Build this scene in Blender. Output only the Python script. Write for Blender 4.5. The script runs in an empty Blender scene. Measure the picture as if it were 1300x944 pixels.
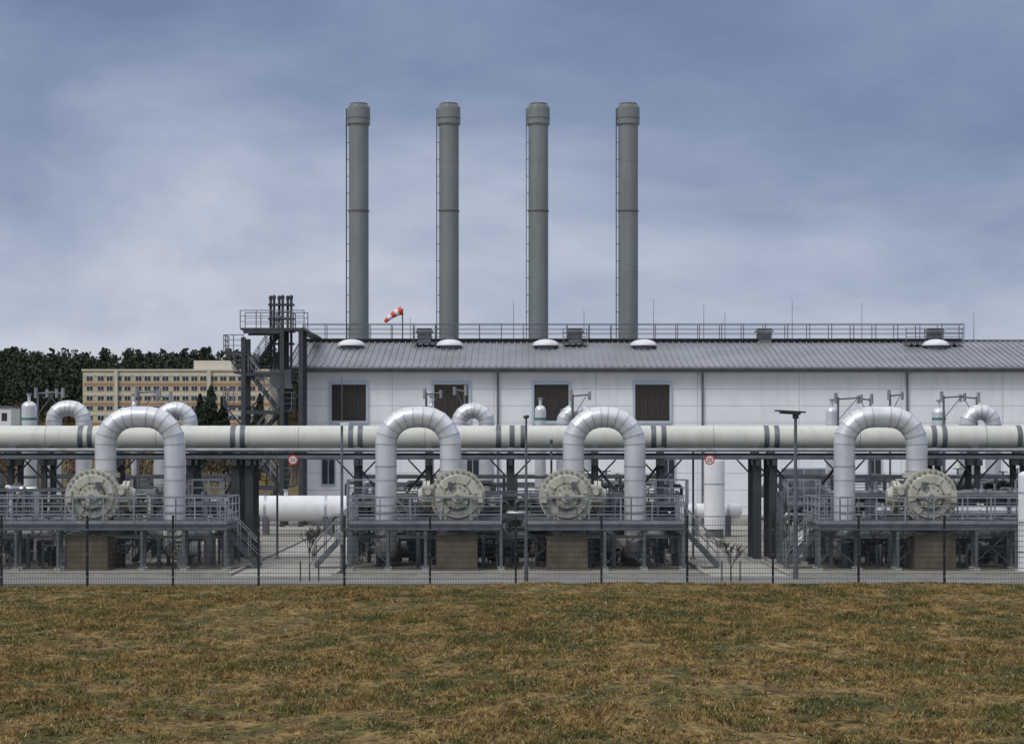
import bpy, math, random
import numpy as np
from mathutils import Vector, Matrix
random.seed(7); rng=np.random.default_rng(5)
F=2720.; CH=5.4; HY=560.
def gx(px,d): return (px-650.)*d/F      # survey: metres across at distance d
def gz(py,d): return CH-(py-HY)*d/F     # survey: height at distance d
scene=bpy.context.scene

# ------------------------------------------------------------------ materials
def N(nt,t,**k):
    n=nt.nodes.new(t)
    for a,b in k.items(): setattr(n,a,b)
    return n
def mix(nt,fac,a,b,mode='MIX'):
    n=N(nt,'ShaderNodeMix',data_type='RGBA',blend_type=mode)
    for sock,v in ((n.inputs[0],fac),(n.inputs[6],a),(n.inputs[7],b)):
        if hasattr(v,'is_output'): nt.links.new(v,sock)
        elif isinstance(v,(int,float)): sock.default_value=v
        else: sock.default_value=(*v,1)
    return n.outputs[2]
def noise(nt,scale,detail=3,stretch=(1,1,1),lo=.35,hi=.65,rough=.55):
    g=N(nt,'ShaderNodeNewGeometry'); mp=N(nt,'ShaderNodeMapping'); mp.inputs['Scale'].default_value=stretch
    nt.links.new(g.outputs['Position'],mp.inputs['Vector'])
    n=N(nt,'ShaderNodeTexNoise'); n.inputs['Scale'].default_value=scale; n.inputs['Detail'].default_value=detail
    n.inputs['Roughness'].default_value=rough
    nt.links.new(mp.outputs[0],n.inputs['Vector'])
    r=N(nt,'ShaderNodeMapRange'); r.inputs[1].default_value=lo; r.inputs[2].default_value=hi
    nt.links.new(n.outputs[0],r.inputs[0]); return r.outputs[0]
def newmat(name):
    m=bpy.data.materials.new(name); m.use_nodes=True
    return m,m.node_tree,m.node_tree.nodes['Principled BSDF']
def mat(name,col,rough=.6,metal=0.,var=.25,scale=1.2,streak=.2,bump=0.,bscale=20):
    m,nt,bs=newmat(name)
    dark=tuple(c*(1-var) for c in col)
    c=mix(nt,noise(nt,scale,4),dark,col)
    if streak:
        st=noise(nt,2.2,3,(1.5,1.5,.12),.5,.75)
        mul=N(nt,'ShaderNodeMath',operation='MULTIPLY'); nt.links.new(st,mul.inputs[0]); mul.inputs[1].default_value=streak
        c=mix(nt,mul.outputs[0],c,tuple(x*.55*y for x,y in zip(col,(1.02,.98,.9))))
    nt.links.new(c,bs.inputs['Base Color'])
    bs.inputs['Roughness'].default_value=rough; bs.inputs['Metallic'].default_value=metal
    if bump:
        bp=N(nt,'ShaderNodeBump'); bp.inputs['Strength'].default_value=bump; bp.inputs['Distance'].default_value=.02
        nt.links.new(noise(nt,bscale,4,lo=0,hi=1),bp.inputs['Height']); nt.links.new(bp.outputs[0],bs.inputs['Normal'])
    return m
M={}
M['silver']=mat('aluminium_cladding',(.76,.775,.80),.36,.42,.14,1.5,.3,.15,3)
M['silver2']=mat('aluminium_band',(.5,.52,.55),.4,.5,.1,2,.2)
M['cream']=mat('cream_pipe_paint',(.64,.65,.585),.40,0,.10,.8,.3)
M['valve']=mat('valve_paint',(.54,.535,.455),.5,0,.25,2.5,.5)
M['valved']=mat('valve_dark_paint',(.27,.27,.22),.55,0,.25,2.5,.4)  # darker valve tone for bolts, flange gaps, ribs, legs and pipe seams
M['galv']=mat('galvanised_steel',(.175,.19,.21),.5,.3,.35,1.6,.35)
M['galvl']=mat('galvanised_bright',(.34,.36,.385),.45,.3,.3,1.6,.3)
M['dark']=mat('dark_steel',(.06,.066,.076),.55,.2,.3,1.5,.2)
M['black']=mat('black_rubber',(.03,.03,.033),.6,0,.1,1,0)
M['fence']=mat('fence_coating',(.022,.028,.03),.5,.1,.1,1,0)
M['chim']=mat('chimney_paint',(.222,.246,.242),.42,.1,.12,.4,.45)
M['chimd']=mat('chimney_band',(.130,.147,.146),.45,.1,.1,.4,.3)
M['white']=mat('white_paint',(.76,.77,.79),.45,0,.08,1,.25)
M['green']=mat('green_band',(.05,.22,.15),.5,0,.1,1,0)
M['red']=mat('red_paint',(.72,.06,.02),.5,0,.1,1,0)
M['louvre']=mat('brown_louvre',(.075,.064,.056),.6,0,.2,3,0)
M['glass']=mat('dark_glass',(.03,.035,.04),.12,0,.1,1,0)
M['frame']=mat('light_frame',(.46,.54,.62),.5,0,.1)
M['roof']=mat('metal_roof',(.31,.325,.355),.42,.35,.22,.35,.25)
M['rooff']=mat('roof_fascia',(.17,.18,.2),.45,.3)
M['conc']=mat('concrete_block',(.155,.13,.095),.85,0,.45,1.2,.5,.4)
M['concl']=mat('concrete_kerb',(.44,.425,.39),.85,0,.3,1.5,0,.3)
M['bark']=mat('bark',(.10,.08,.06),.85,0,.4,3,0)

def wallmat():
    m,nt,bs=newmat('white_wall_panels')
    g=N(nt,'ShaderNodeNewGeometry'); sp=N(nt,'ShaderNodeSeparateXYZ'); nt.links.new(g.outputs['Position'],sp.inputs[0])
    def line(sock,period,w,off=0):
        a=N(nt,'ShaderNodeMath',operation='ADD'); nt.links.new(sock,a.inputs[0]); a.inputs[1].default_value=1000*period+off
        d=N(nt,'ShaderNodeMath',operation='MODULO'); nt.links.new(a.outputs[0],d.inputs[0]); d.inputs[1].default_value=period
        l=N(nt,'ShaderNodeMath',operation='LESS_THAN'); nt.links.new(d.outputs[0],l.inputs[0]); l.inputs[1].default_value=w
        return l.outputs[0]
    mx=N(nt,'ShaderNodeMath',operation='MAXIMUM')
    nt.links.new(line(sp.outputs[2],1.1,.035),mx.inputs[0]); nt.links.new(line(sp.outputs[0],6.65,.05,1.2),mx.inputs[1])
    c=mix(nt,noise(nt,.5,4),(.76,.775,.80),(.83,.845,.87))
    c=mix(nt,noise(nt,1.2,3,(1.5,1.5,.1),.5,.85),c,(.68,.69,.69))
    mm=N(nt,'ShaderNodeMath',operation='MULTIPLY'); nt.links.new(mx.outputs[0],mm.inputs[0]); mm.inputs[1].default_value=.5
    c=mix(nt,mm.outputs[0],c,(.36,.38,.41))
    nt.links.new(c,bs.inputs['Base Color']); bs.inputs['Roughness'].default_value=.45
    inv=N(nt,'ShaderNodeMath',operation='SUBTRACT'); inv.inputs[0].default_value=1; nt.links.new(mx.outputs[0],inv.inputs[1])
    bp=N(nt,'ShaderNodeBump'); bp.inputs['Distance'].default_value=.02; nt.links.new(inv.outputs[0],bp.inputs['Height']); nt.links.new(bp.outputs[0],bs.inputs['Normal'])
    return m
M['wall']=wallmat()

def grassmat(name,straw,straw2,green):
    m,nt,bs=newmat(name)
    c=mix(nt,noise(nt,2.0,5,(1,.5,1),.40,.60,.7),straw,straw2)
    gf=N(nt,'ShaderNodeMath',operation='MULTIPLY')
    nt.links.new(noise(nt,.8,7,(1,.55,1),.46,.57,.75),gf.inputs[0]); gf.inputs[1].default_value=.85
    c=mix(nt,gf.outputs[0],c,green)
    c=mix(nt,noise(nt,6,4,(1,.6,1),.48,.66),c,tuple(x*.3 for x in straw2))
    c=mix(nt,noise(nt,14,2,(1,.6,1),.6,.78),c,tuple(x*1.7 for x in straw))
    nt.links.new(c,bs.inputs['Base Color']); bs.inputs['Roughness'].default_value=.9
    bs.inputs['Specular IOR Level'].default_value=.1
    return m
M['ground']=grassmat('ground_grass',(.25,.175,.068),(.11,.075,.033),(.055,.062,.020))
M['blade']=grassmat('grass_blades',(.41,.285,.115),(.20,.13,.05),(.085,.098,.03))
M['bladeg']=mat('green_blades',(.09,.115,.03),.8,0,.5,3,0)
M['bladed']=mat('dead_blades',(.50,.39,.20),.85,0,.5,3,0)

def slabmat(name,c1,c2,period,joint=.5):
    m,nt,bs=newmat(name)
    g=N(nt,'ShaderNodeNewGeometry'); br=N(nt,'ShaderNodeTexBrick')
    nt.links.new(g.outputs['Position'],br.inputs['Vector'])
    br.inputs['Scale'].default_value=1; br.inputs['Brick Width'].default_value=period; br.inputs['Row Height'].default_value=period
    br.inputs['Mortar Size'].default_value=.025; br.offset=0
    br.inputs['Color1'].default_value=(0,0,0,1); br.inputs['Color2'].default_value=(.25,.25,.25,1); br.inputs['Mortar'].default_value=(1,1,1,1)
    c=mix(nt,noise(nt,.35,6,lo=.35,hi=.65),c1,c2)
    c=mix(nt,noise(nt,6,4,lo=.45,hi=.8),c,tuple(x*.7 for x in c2))
    bw=N(nt,'ShaderNodeMath',operation='MULTIPLY'); nt.links.new(br.outputs['Color'],bw.inputs[0]); bw.inputs[1].default_value=joint
    c=mix(nt,bw.outputs[0],c,tuple(x*.45 for x in c2))
    nt.links.new(c,bs.inputs['Base Color']); bs.inputs['Roughness'].default_value=.85
    return m
M['yard']=slabmat('yard_gravel',(.36,.335,.295),(.25,.235,.205),4.0,.2)
M['road']=slabmat('concrete_road',(.46,.445,.41),(.37,.355,.325),5.0)
M['asphalt']=mat('asphalt',(.24,.237,.23),.9,0,.3,.6,0,.3,30)
def foliage(name,a,b):
    m,nt,bs=newmat(name)
    c=mix(nt,noise(nt,.25,5,lo=.4,hi=.6),a,b); c=mix(nt,noise(nt,1.7,3,lo=.45,hi=.7),c,tuple(x*.6 for x in a))
    nt.links.new(c,bs.inputs['Base Color']); bs.inputs['Roughness'].default_value=.9; bs.inputs['Specular IOR Level'].default_value=.1
    return m
M['pine']=foliage('pine_foliage',(.045,.062,.045),(.075,.095,.062))  # greens lightened: haze of the distant forest is put into the colour
M['brown']=foliage('bare_twigs',(.12,.088,.062),(.17,.125,.085))

# ------------------------------------------------------------------ mesh builder
class B:
    def __init__(s): s.seen=set();s.v=[];s.f=[];s.mi=[];s.sm=[];s.mats=[]
    def m(s,k):
        if k not in s.mats: s.mats.append(k)
        return s.mats.index(k)
    def add(s,vs,fs,mk,sm=False):
        o=len(s.v); s.v.extend([tuple(v) for v in vs]); i=s.m(mk)
        for f in fs: s.f.append(tuple(a+o for a in f)); s.mi.append(i); s.sm.append(sm)
    def box(s,x0,x1,y0,y1,z0,z1,mk):
        vs=[(x,y,z) for z in (z0,z1) for y in (y0,y1) for x in (x0,x1)]
        s.add(vs,[(0,2,3,1),(4,5,7,6),(0,1,5,4),(2,6,7,3),(0,4,6,2),(1,3,7,5)],mk)
    def cb(s,x,y,z,sx,sy,sz,mk): s.box(x-sx/2,x+sx/2,y-sy/2,y+sy/2,z-sz/2,z+sz/2,mk)
    def beam(s,p0,p1,w,h,mk):
        p0=Vector(p0);p1=Vector(p1);d=(p1-p0).normalized()
        up=Vector((0,0,1)) if abs(d.z)<.95 else Vector((0,1,0))
        a=d.cross(up).normalized(); u=a.cross(d).normalized(); a*=w/2;u*=h/2
        vs=[p+q for p in (p0,p1) for q in (-a-u,a-u,a+u,-a+u)]
        s.add(vs,[(3,2,1,0),(4,5,6,7),(0,1,5,4),(1,2,6,5),(2,3,7,6),(3,0,4,7)],mk)
    def hcol(s,x,y,z0,z1,w,mk):
        t=w*.12
        s.box(x-w/2,x+w/2,y-w/2,y-w/2+t,z0,z1,mk); s.box(x-w/2,x+w/2,y+w/2-t,y+w/2,z0,z1,mk)
        s.box(x-t/2,x+t/2,y-w/2+t,y+w/2-t,z0,z1,mk); s.box(x-w*.75,x+w*.75,y-w*.75,y+w*.75,z0-.02,z0+.03,mk)
    def ibx(s,x0,x1,y,z,w,h,mk):
        t=.025
        s.box(x0,x1,y-w/2,y+w/2,z+h/2-t,z+h/2,mk); s.box(x0,x1,y-w/2,y+w/2,z-h/2,z-h/2+t,mk); s.box(x0,x1,y-t/2,y+t/2,z-h/2+t,z+h/2-t,mk)
    def ring(s,p,d,r,n,ref=None):
        d=Vector(d).normalized(); ref=ref or (Vector((0,0,1)) if abs(d.z)<.95 else Vector((0,1,0)))
        a=d.cross(ref).normalized(); u=a.cross(d).normalized()
        return [Vector(p)+a*(r*math.cos(2*math.pi*i/n))+u*(r*math.sin(2*math.pi*i/n)) for i in range(n)]
    def cyl(s,p0,p1,r,mk,n=12,r2=None,caps=True,smooth=True):
        p0=Vector(p0);p1=Vector(p1);d=p1-p0;r2=r if r2 is None else r2
        A=s.ring(p0,d,r,n);C=s.ring(p1,d,r2,n)
        s.add(A+C,[(i,(i+1)%n,n+(i+1)%n,n+i) for i in range(n)],mk,smooth)
        if caps: s.add(A,[tuple(range(n))[::-1]],mk); s.add(C,[tuple(range(n))],mk)
    def tube(s,pts,r,mk,n=14,split=False,caps=True,bands=None):
        P=[Vector(p) for p in pts]; K=len(P)
        T=[(P[i+1]-P[i]).normalized() for i in range(K-1)]
        nn=Vector((0,0,0))
        for i in range(len(T)-1):
            c=T[i].cross(T[i+1])
            if c.length>1e-4: nn=c.normalized(); break
        if nn.length<.5: nn=Vector((0,1,0)) if abs(T[0].y)<.9 else Vector((1,0,0))
        rings=[]; a=nn-T[0]*nn.dot(T[0]); a.normalize()
        for i in range(K):
            t=T[0] if i==0 else T[-1] if i==K-1 else (T[i-1]+T[i]).normalized()
            a=(a-t*a.dot(t)).normalized(); u=t.cross(a)
            k=1. if i in(0,K-1) else 1/max(.5,math.sqrt((1+T[i-1].dot(T[i]))/2))
            rings.append([P[i]+a*(r*math.cos(2*math.pi*j/n))+u*(r*k*math.sin(2*math.pi*j/n)) for j in range(n)])
            if bands and 0<i<K-1:
                w=bands; s.add([v+(v-P[i])*.03-t*w for v in rings[-1]]+[v+(v-P[i])*.03+t*w for v in rings[-1]],[(j,(j+1)%n,n+(j+1)%n,n+j) for j in range(n)],'silver2',True)
        if split:
            for i in range(K-1): s.add(rings[i]+rings[i+1],[(j,(j+1)%n,n+(j+1)%n,n+j) for j in range(n)],mk,True)
        else:
            s.add([v for q in rings for v in q],[(i*n+j,i*n+(j+1)%n,(i+1)*n+(j+1)%n,(i+1)*n+j) for i in range(K-1) for j in range(n)],mk,True)
        if caps: s.add(rings[0],[tuple(range(n))[::-1]],mk); s.add(rings[-1],[tuple(range(n))],mk)
    def ell(s,c,rx,ry,rz,mk,nu=16,nv=8,half=False):
        vs=[];fs=[];a0=0 if half else -math.pi/2
        for j in range(nv+1):
            t=a0+(math.pi/2-a0)*j/nv
            for i in range(nu):
                p=2*math.pi*i/nu; vs.append((c[0]+rx*math.cos(t)*math.cos(p),c[1]+ry*math.cos(t)*math.sin(p),c[2]+rz*math.sin(t)))
        for j in range(nv):
            for i in range(nu): fs.append((j*nu+i,j*nu+(i+1)%nu,(j+1)*nu+(i+1)%nu,(j+1)*nu+i))
        s.add(vs,fs,mk,True)
    def wheel(s,c,ax,r,mk):
        R=s.ring(c,ax,r,12)
        for i in range(12): s.beam(R[i],R[(i+1)%12],.035,.035,mk)
        for i in range(0,12,3): s.beam(R[i],c,.025,.025,mk)
    def rail(s,pts,h=1.1,mk='galvl',sp=1.25,toe=True):
        for p,q in zip(pts[:-1],pts[1:]):
            p=Vector(p);q=Vector(q);L=(q-p).length;n=max(1,round(L/sp))
            for i in range(n+1):
                c=p+(q-p)*i/n; kk=(round(c.x,2),round(c.y,2),round(c.z,2))
                if kk in s.seen: continue
                s.seen.add(kk); s.beam(c,c+Vector((0,0,h+.004)),.054,.054,mk)
            for k,t in ((1,.05),(.68,.035),(.36,.035)): s.beam(p+Vector((0,0,h*k)),q+Vector((0,0,h*k)),t,t,mk)
            if toe: s.beam(p+Vector((0,0,.08)),q+Vector((0,0,.08)),.015,.12,mk)
    def stair(s,p0,p1,w,mk='galv',rails=True):
        p0=Vector(p0);p1=Vector(p1);n=max(3,int(abs(p1.z-p0.z)/.2))
        for dy in (-w/2,w/2):
            o=Vector((0,dy,0)); s.beam(p0+o,p1+o,.04,.22,mk)
            if rails:
                u=Vector((0,0,1.0)); s.beam(p0+o+u,p1+o+u,.05,.05,'galvl'); s.beam(p0+o+u*.5,p1+o+u*.5,.035,.035,'galvl')
                for i in range(0,5): c=p0+(p1-p0)*i/4+o; s.beam(c,c+u,.045,.045,'galvl')
        for i in range(n):
            c=p0+(p1-p0)*(i+.5)/n; s.cb(c.x,c.y,c.z,.26,w-.06,.035,mk)
    def finish(s,name,parent=None):
        V=np.array(s.v,dtype=float); o=np.array([(V[:,0].min()+V[:,0].max())/2,(V[:,1].min()+V[:,1].max())/2,V[:,2].min()])
        me=bpy.data.meshes.new(name); me.from_pydata((V-o).tolist(),[],s.f)
        for k in s.mats: me.materials.append(M[k])
        me.polygons.foreach_set('material_index',s.mi); me.polygons.foreach_set('use_smooth',s.sm); me.update()
        ob=bpy.data.objects.new(name,me); ob.location=o; scene.collection.objects.link(ob)
        if parent:
            ob.parent=parent; ob.location=Vector(o)-parent.location
        return ob
def empty(name,loc=(0,0,0)):
    e=bpy.data.objects.new(name,None); e.location=loc; scene.collection.objects.link(e); return e
def quadmesh(name,V,mats,tri=False,mi=None):
    V=np.asarray(V,dtype=np.float32).reshape(-1,3); k=3 if tri else 4; n=len(V)//k
    me=bpy.data.meshes.new(name); me.vertices.add(len(V)); me.vertices.foreach_set('co',V.ravel())
    me.loops.add(len(V)); me.loops.foreach_set('vertex_index',np.arange(len(V),dtype=np.int32))
    me.polygons.add(n); me.polygons.foreach_set('loop_start',np.arange(0,len(V),k,dtype=np.int32))
    for m in mats: me.materials.append(M[m])
    if mi is not None: me.polygons.foreach_set('material_index',mi)
    me.update(calc_edges=True); me.validate()
    ob=bpy.data.objects.new(name,me); scene.collection.objects.link(ob); return ob
def leafquads(C,size):
    n=len(C); a=rng.normal(size=(n,3)); a/=np.linalg.norm(a,axis=1)[:,None]
    b=rng.normal(size=(n,3)); b-=a*(a*b).sum(1)[:,None]; b/=np.linalg.norm(b,axis=1)[:,None]
    s=(size*rng.uniform(.6,1.3,n))[:,None]; t=s*rng.uniform(.4,.9,(n,1))
    return np.stack([C-a*s-b*t*.6,C+a*s*.7-b*t,C+a*s+b*t*.7,C-a*s*.6+b*t],1)

# ------------------------------------------------------------------ ground
def sstep(t): t=np.clip(t,0,1); return t*t*(3-2*t)
def height(x,y):
    x=np.asarray(x,float);y=np.asarray(y,float)
    crest=.17+.10*np.sin(x*.16+.6)+.05*np.sin(x*.43+1.)+.004*x
    berm=crest*sstep((79.6-y)/2.6)
    und=.10*np.sin(x*.21+y*.13)+.07*np.sin(x*.53-y*.31+2)+.04*np.sin(x*1.3+y*.9)+.025*np.sin(x*2.3-y*1.9)
    near=berm+und*sstep((78-y)/6)
    far=8*sstep((y-330)/230)+14*sstep((y-610)/120)
    return np.where(y<100,near,far)
xs=np.unique(np.concatenate([np.linspace(-2500,-80,30),np.arange(-80,80.1,.6),np.linspace(80,2500,30)]))
ys=np.unique(np.concatenate([np.linspace(-400,10,12),np.arange(10,81,.5),np.array([81,90,120,160,220,300]),np.arange(330,760,20),np.linspace(800,5000,20)]))
X,Y=np.meshgrid(xs,ys); Z=height(X,Y)
nx=len(xs);ny=len(ys)
me=bpy.data.meshes.new('ground'); idx=np.arange(nx*ny).reshape(ny,nx)
fs=np.stack([idx[:-1,:-1],idx[:-1,1:],idx[1:,1:],idx[1:,:-1]],-1).reshape(-1,4)
me.from_pydata(np.stack([X,Y,Z],-1).reshape(-1,3).tolist(),[],fs.tolist()); me.materials.append(M['ground'])
me.polygons.foreach_set('use_smooth',[True]*len(me.polygons)); me.update()
scene.collection.objects.link(bpy.data.objects.new('ground',me))
# grass tufts
def vnoise(x,y,cell,seed):
    r=np.random.default_rng(seed); T=r.uniform(-1,1,(512,512)); u=x/cell+200;v=y/cell+100
    i=np.floor(u).astype(int);j=np.floor(v).astype(int);fu=u-i;fv=v-j;fu=fu*fu*(3-2*fu);fv=fv*fv*(3-2*fv)
    g=lambda a,c:T[a%512,c%512]
    return (g(i,j)*(1-fu)+g(i+1,j)*fu)*(1-fv)+(g(i,j+1)*(1-fu)+g(i+1,j+1)*fu)*fv
def tufts(n,x0,x1,y0,y1,per=5):
    x=rng.uniform(x0,x1,n); y=rng.uniform(y0,y1,n)
    cl=vnoise(x,y,1.5,1)*.6+vnoise(x,y,.5,2)*.8+vnoise(x,y,4,3)*.5
    keep=cl+rng.normal(0,.25,n)>-.25; x=x[keep];y=y[keep];cl=cl[keep]; z=height(x,y)
    gr=vnoise(x,y,2.2,5)*.7+vnoise(x,y,.7,6)*.6
    out=[];mi=[]
    for k in range(per):
        m=len(x); px=x+rng.normal(0,.05,m);py=y+rng.normal(0,.05,m)
        kind=np.where(gr+rng.normal(0,.3,m)>.55,1,np.where(rng.uniform(0,1,m)<.10,2,0))
        h=(.03+.06*np.clip(cl,0,2)+rng.exponential(.018,m))*np.where(kind==1,.8,1)
        a=rng.uniform(0,6.28,m); w=rng.uniform(.008,.02,m)
        lx=rng.normal(0,.8,m)*h; ly=rng.normal(0,.8,m)*h
        p0=np.stack([px-w*np.cos(a),py-w*np.sin(a),z-.01],1);p1=np.stack([px+w*np.cos(a),py+w*np.sin(a),z-.01],1);p2=np.stack([px+lx,py+ly,z+h],1)
        out.append(np.stack([p0,p1,p2],1)); mi.append(kind)
    return np.concatenate(out),np.concatenate(mi).astype(np.int32)
gv,gm=tufts(210000,-22,22,34,79.3)
quadmesh('grass',gv,['blade','bladeg','bladed'],tri=True,mi=gm)

b=B(); b.box(-90,90,80.5,85.6,-.05,.012,'asphalt'); b.finish('perimeter_road')
b=B(); b.box(-90,90,85.75,200,-.05,.006,'yard'); b.finish('plant_yard')
for (a,c) in ((-11.2,-7.3),(8.0,11.0)):
    b=B(); b.box(a,c,85.8,131,-.04,.012,'road')
    b.finish('concrete_road')
b=B(); b.box(-40,60,131.1,137.5,-.04,.013,'road'); b.finish('concrete_road')
b=B()
for (p,q) in ((-90,-11.35),(-7.15,7.85),(11.15,90)): b.box(p,q,85.6,85.74,0,.12,'concl')
for x in (-11.35,-7.15,7.85,11.15): b.box(x-.07,x+.07,85.9,130.9,0,.11,'concl')
b.finish('kerb')

# ------------------------------------------------------------------ compressor hall
hall=empty('compressor_hall',(12,149,0))
WX0,WX1=-13.9,44.; EY,EZ=139.2,10.25; RY,RZ=149.,12.36
b=B(); b.box(WX0,WX1,140,158,.6,10.25,'wall'); b.finish('walls',hall)
b=B(); b.box(WX0-.03,WX1+.03,139.95,158.05,-.05,.6,'concl'); b.finish('plinth',hall)
b=B()
for y0,z0,y1,z1 in ((EY,EZ,RY,RZ),(158.8,EZ,RY,RZ)):
    x0,x1=-14.7,44.6
    b.add([(x0,y0,z0),(x1,y0,z0),(x1,y1,z1),(x0,y1,z1),(x0,y0,z0-.18),(x1,y0,z0-.18),(x1,y1,z1-.18),(x0,y1,z1-.18)],
          [(0,1,2,3),(7,6,5,4),(0,4,5,1),(0,3,7,4),(1,5,6,2)],'roof')
x=-14.5
while x<44.5:
    b.beam((x,EY+.02,EZ+.03),(x,RY-.02,RZ+.03),.09,.085,'roof'); x+=.42
b.box(-14.7,44.6,RY-.22,RY+.22,RZ-.02,RZ+.1,'rooff')
for gxx in (WX0+.05,WX1-.05):
    b.add([(gxx,140.02,EZ-.01),(gxx,157.98,EZ-.01),(gxx,149,RZ-.15)],[(0,1,2)],'wall')
b.finish('roof',hall)
b=B(); b.cyl((-14.7,EY-.08,EZ-.1),(44.6,EY-.08,EZ-.1),.1,'rooff',8); b.box(-14.6,44.6,EY+.02,139.9,EZ-.34,EZ-.19,'rooff')
b.beam((-14.72,EY-.05,EZ-.07),(-14.72,RY,RZ-.07),.06,.3,'rooff')
for px in (632,892,1152): 
    xx=gx(px,139.8); b.cyl((xx,139.85,0),(xx,139.85,EZ-.1),.07,'rooff',8)
    b.tube([(xx,139.85,EZ-.6),(xx,139.6,EZ-.4),(xx,EY-.05,EZ-.12)],.07,'rooff',8)
xx=gx(383,139.8); b.cyl((xx,139.85,0),(xx,139.85,EZ-.1),.05,'rooff',8)
b.finish('gutters',hall)
for px in (443,573,700,828):
    b=B(); xc=gx(px,140); z0=gz(534,140);z1=gz(488,140); hw=1.12
    b.box(xc-hw-.16,xc-hw,139.86,140.01,z0-.16,z1+.16,'frame');b.box(xc+hw,xc+hw+.16,139.86,140.01,z0-.16,z1+.16,'frame')
    b.box(xc-hw,xc+hw,139.86,140.01,z1,z1+.16,'frame');b.box(xc-hw,xc+hw,139.86,140.01,z0-.16,z0,'frame')
    b.box(xc-hw,xc+hw,139.97,139.99,z0,z1,'louvre')
    z=z0+.03
    while z<z1-.05:
        b.add([(xc-hw,139.88,z),(xc+hw,139.88,z),(xc+hw,139.965,z+.09),(xc-hw,139.965,z+.09)],[(0,1,2,3)],'louvre'); z+=.13
    for k in (-.38,.38): b.cb(xc+k,139.87,(z0+z1)/2,.05,.03,z1-z0-.004,'louvre')
    b.finish('louvre_window',hall)
for px,w,za,zb in ((417,.8,2.6,4.2),(740,1.6,.0,2.9),(848,.8,2.6,4.2),(600,.8,2.6,4.2),(1020,2.8,0,3.6),(1110,.8,2.6,4.2),(1225,1.2,0,2.3),(502,1.2,0,2.3)):
    b=B(); xc=gx(px,140)
    b.box(xc-w/2-.08,xc+w/2+.08,139.88,139.99,max(za-.08,0),zb+.08,'frame')
    b.box(xc-w/2,xc-.03,139.85,139.87,za+.02,zb,'glass' if za>1 else 'galv'); b.box(xc+.03,xc+w/2,139.85,139.87,za+.02,zb,'glass' if za>1 else 'galv')
    b.finish('door' if za<1 else 'window',hall)
b=B(); xa=gx(386,149);xb=gx(1221,149)
def rzat(y): return RZ-(RY-y)*(RZ-EZ)/(RY-EY)
b.box(xa,xb,148.3,149.9,RZ+.12,RZ+.16,'galv')
b.rail([(xa,148.3,RZ+.16),(xb,148.3,RZ+.16)],1.0,'galv',1.5,False)
b.rail([(xa,149.9,RZ+.16),(xb,149.9,RZ+.16)],1.0,'galv',1.5,False)
b.rail([(xb,148.3,RZ+.16),(xb,149.9,RZ+.16)],1.0,'galv',1.5,False)
for pa,pb in ((1150,1221),(525,560),(715,745)):
    xaa,xbb=gx(pa,146.5),gx(pb,146.5)
    b.box(xaa,xbb,146.4,147.6,rzat(147.6)+.1,rzat(147.6)+.15,'galv')
    b.rail([(xaa,146.4,rzat(147.6)+.15),(xbb,146.4,rzat(147.6)+.15)],.9,'galv',1.2,False)
b.finish('roof_walkway',hall)
for px in (446,571,693,817,1188):
    b=B(); xc=gx(px,146.3); z=rzat(146.3)
    b.cyl((xc,146.3,z-.3),(xc,146.3,z+.16),.72,'rooff',20); b.ell((xc,146.3,z+.17),.92,.92,.42,'white',20,6,True)
    b.cyl((xc,146.3,z+.14),(xc,146.3,z+.2),.93,'white',20)
    b.finish('roof_dome_vent',hall)
for px in (539,730,970,1186):
    b=B(); xc=gx(px,148.9); z=RZ
    b.box(xc-.45,xc+.45,148.4,149.4,z-.1,z+.55,'galvl'); b.box(xc-.6,xc+.6,148.25,149.55,z+.62,z+.72,'galvl'); b.box(xc-.5,xc+.5,148.35,149.45,z+.72,z+.85,'galv')
    for k in range(4): b.box(xc-.5,xc+.5,148.33,149.47,z+.1+k*.12,z+.15+k*.12,'galv')
    for a in (-.4,.4): b.cb(xc+a,148.6,z+.59,.04,.04,.08,'galv'); b.cb(xc+a,149.2,z+.59,.04,.04,.08,'galv')
    b.finish('roof_ventilator',hall)
b=B()
for px,t in ((652,380),(895,385),(922,395),(1008,380),(1097,383),(831,378),(742,392),(520,402),(1240,395)):
    xc=gx(px,149); b.cyl((xc,149.95,RZ-.2),(xc,149.95,gz(t,149)),.028,'galv',6,.012)
b.finish('lightning_rods',hall)

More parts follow.
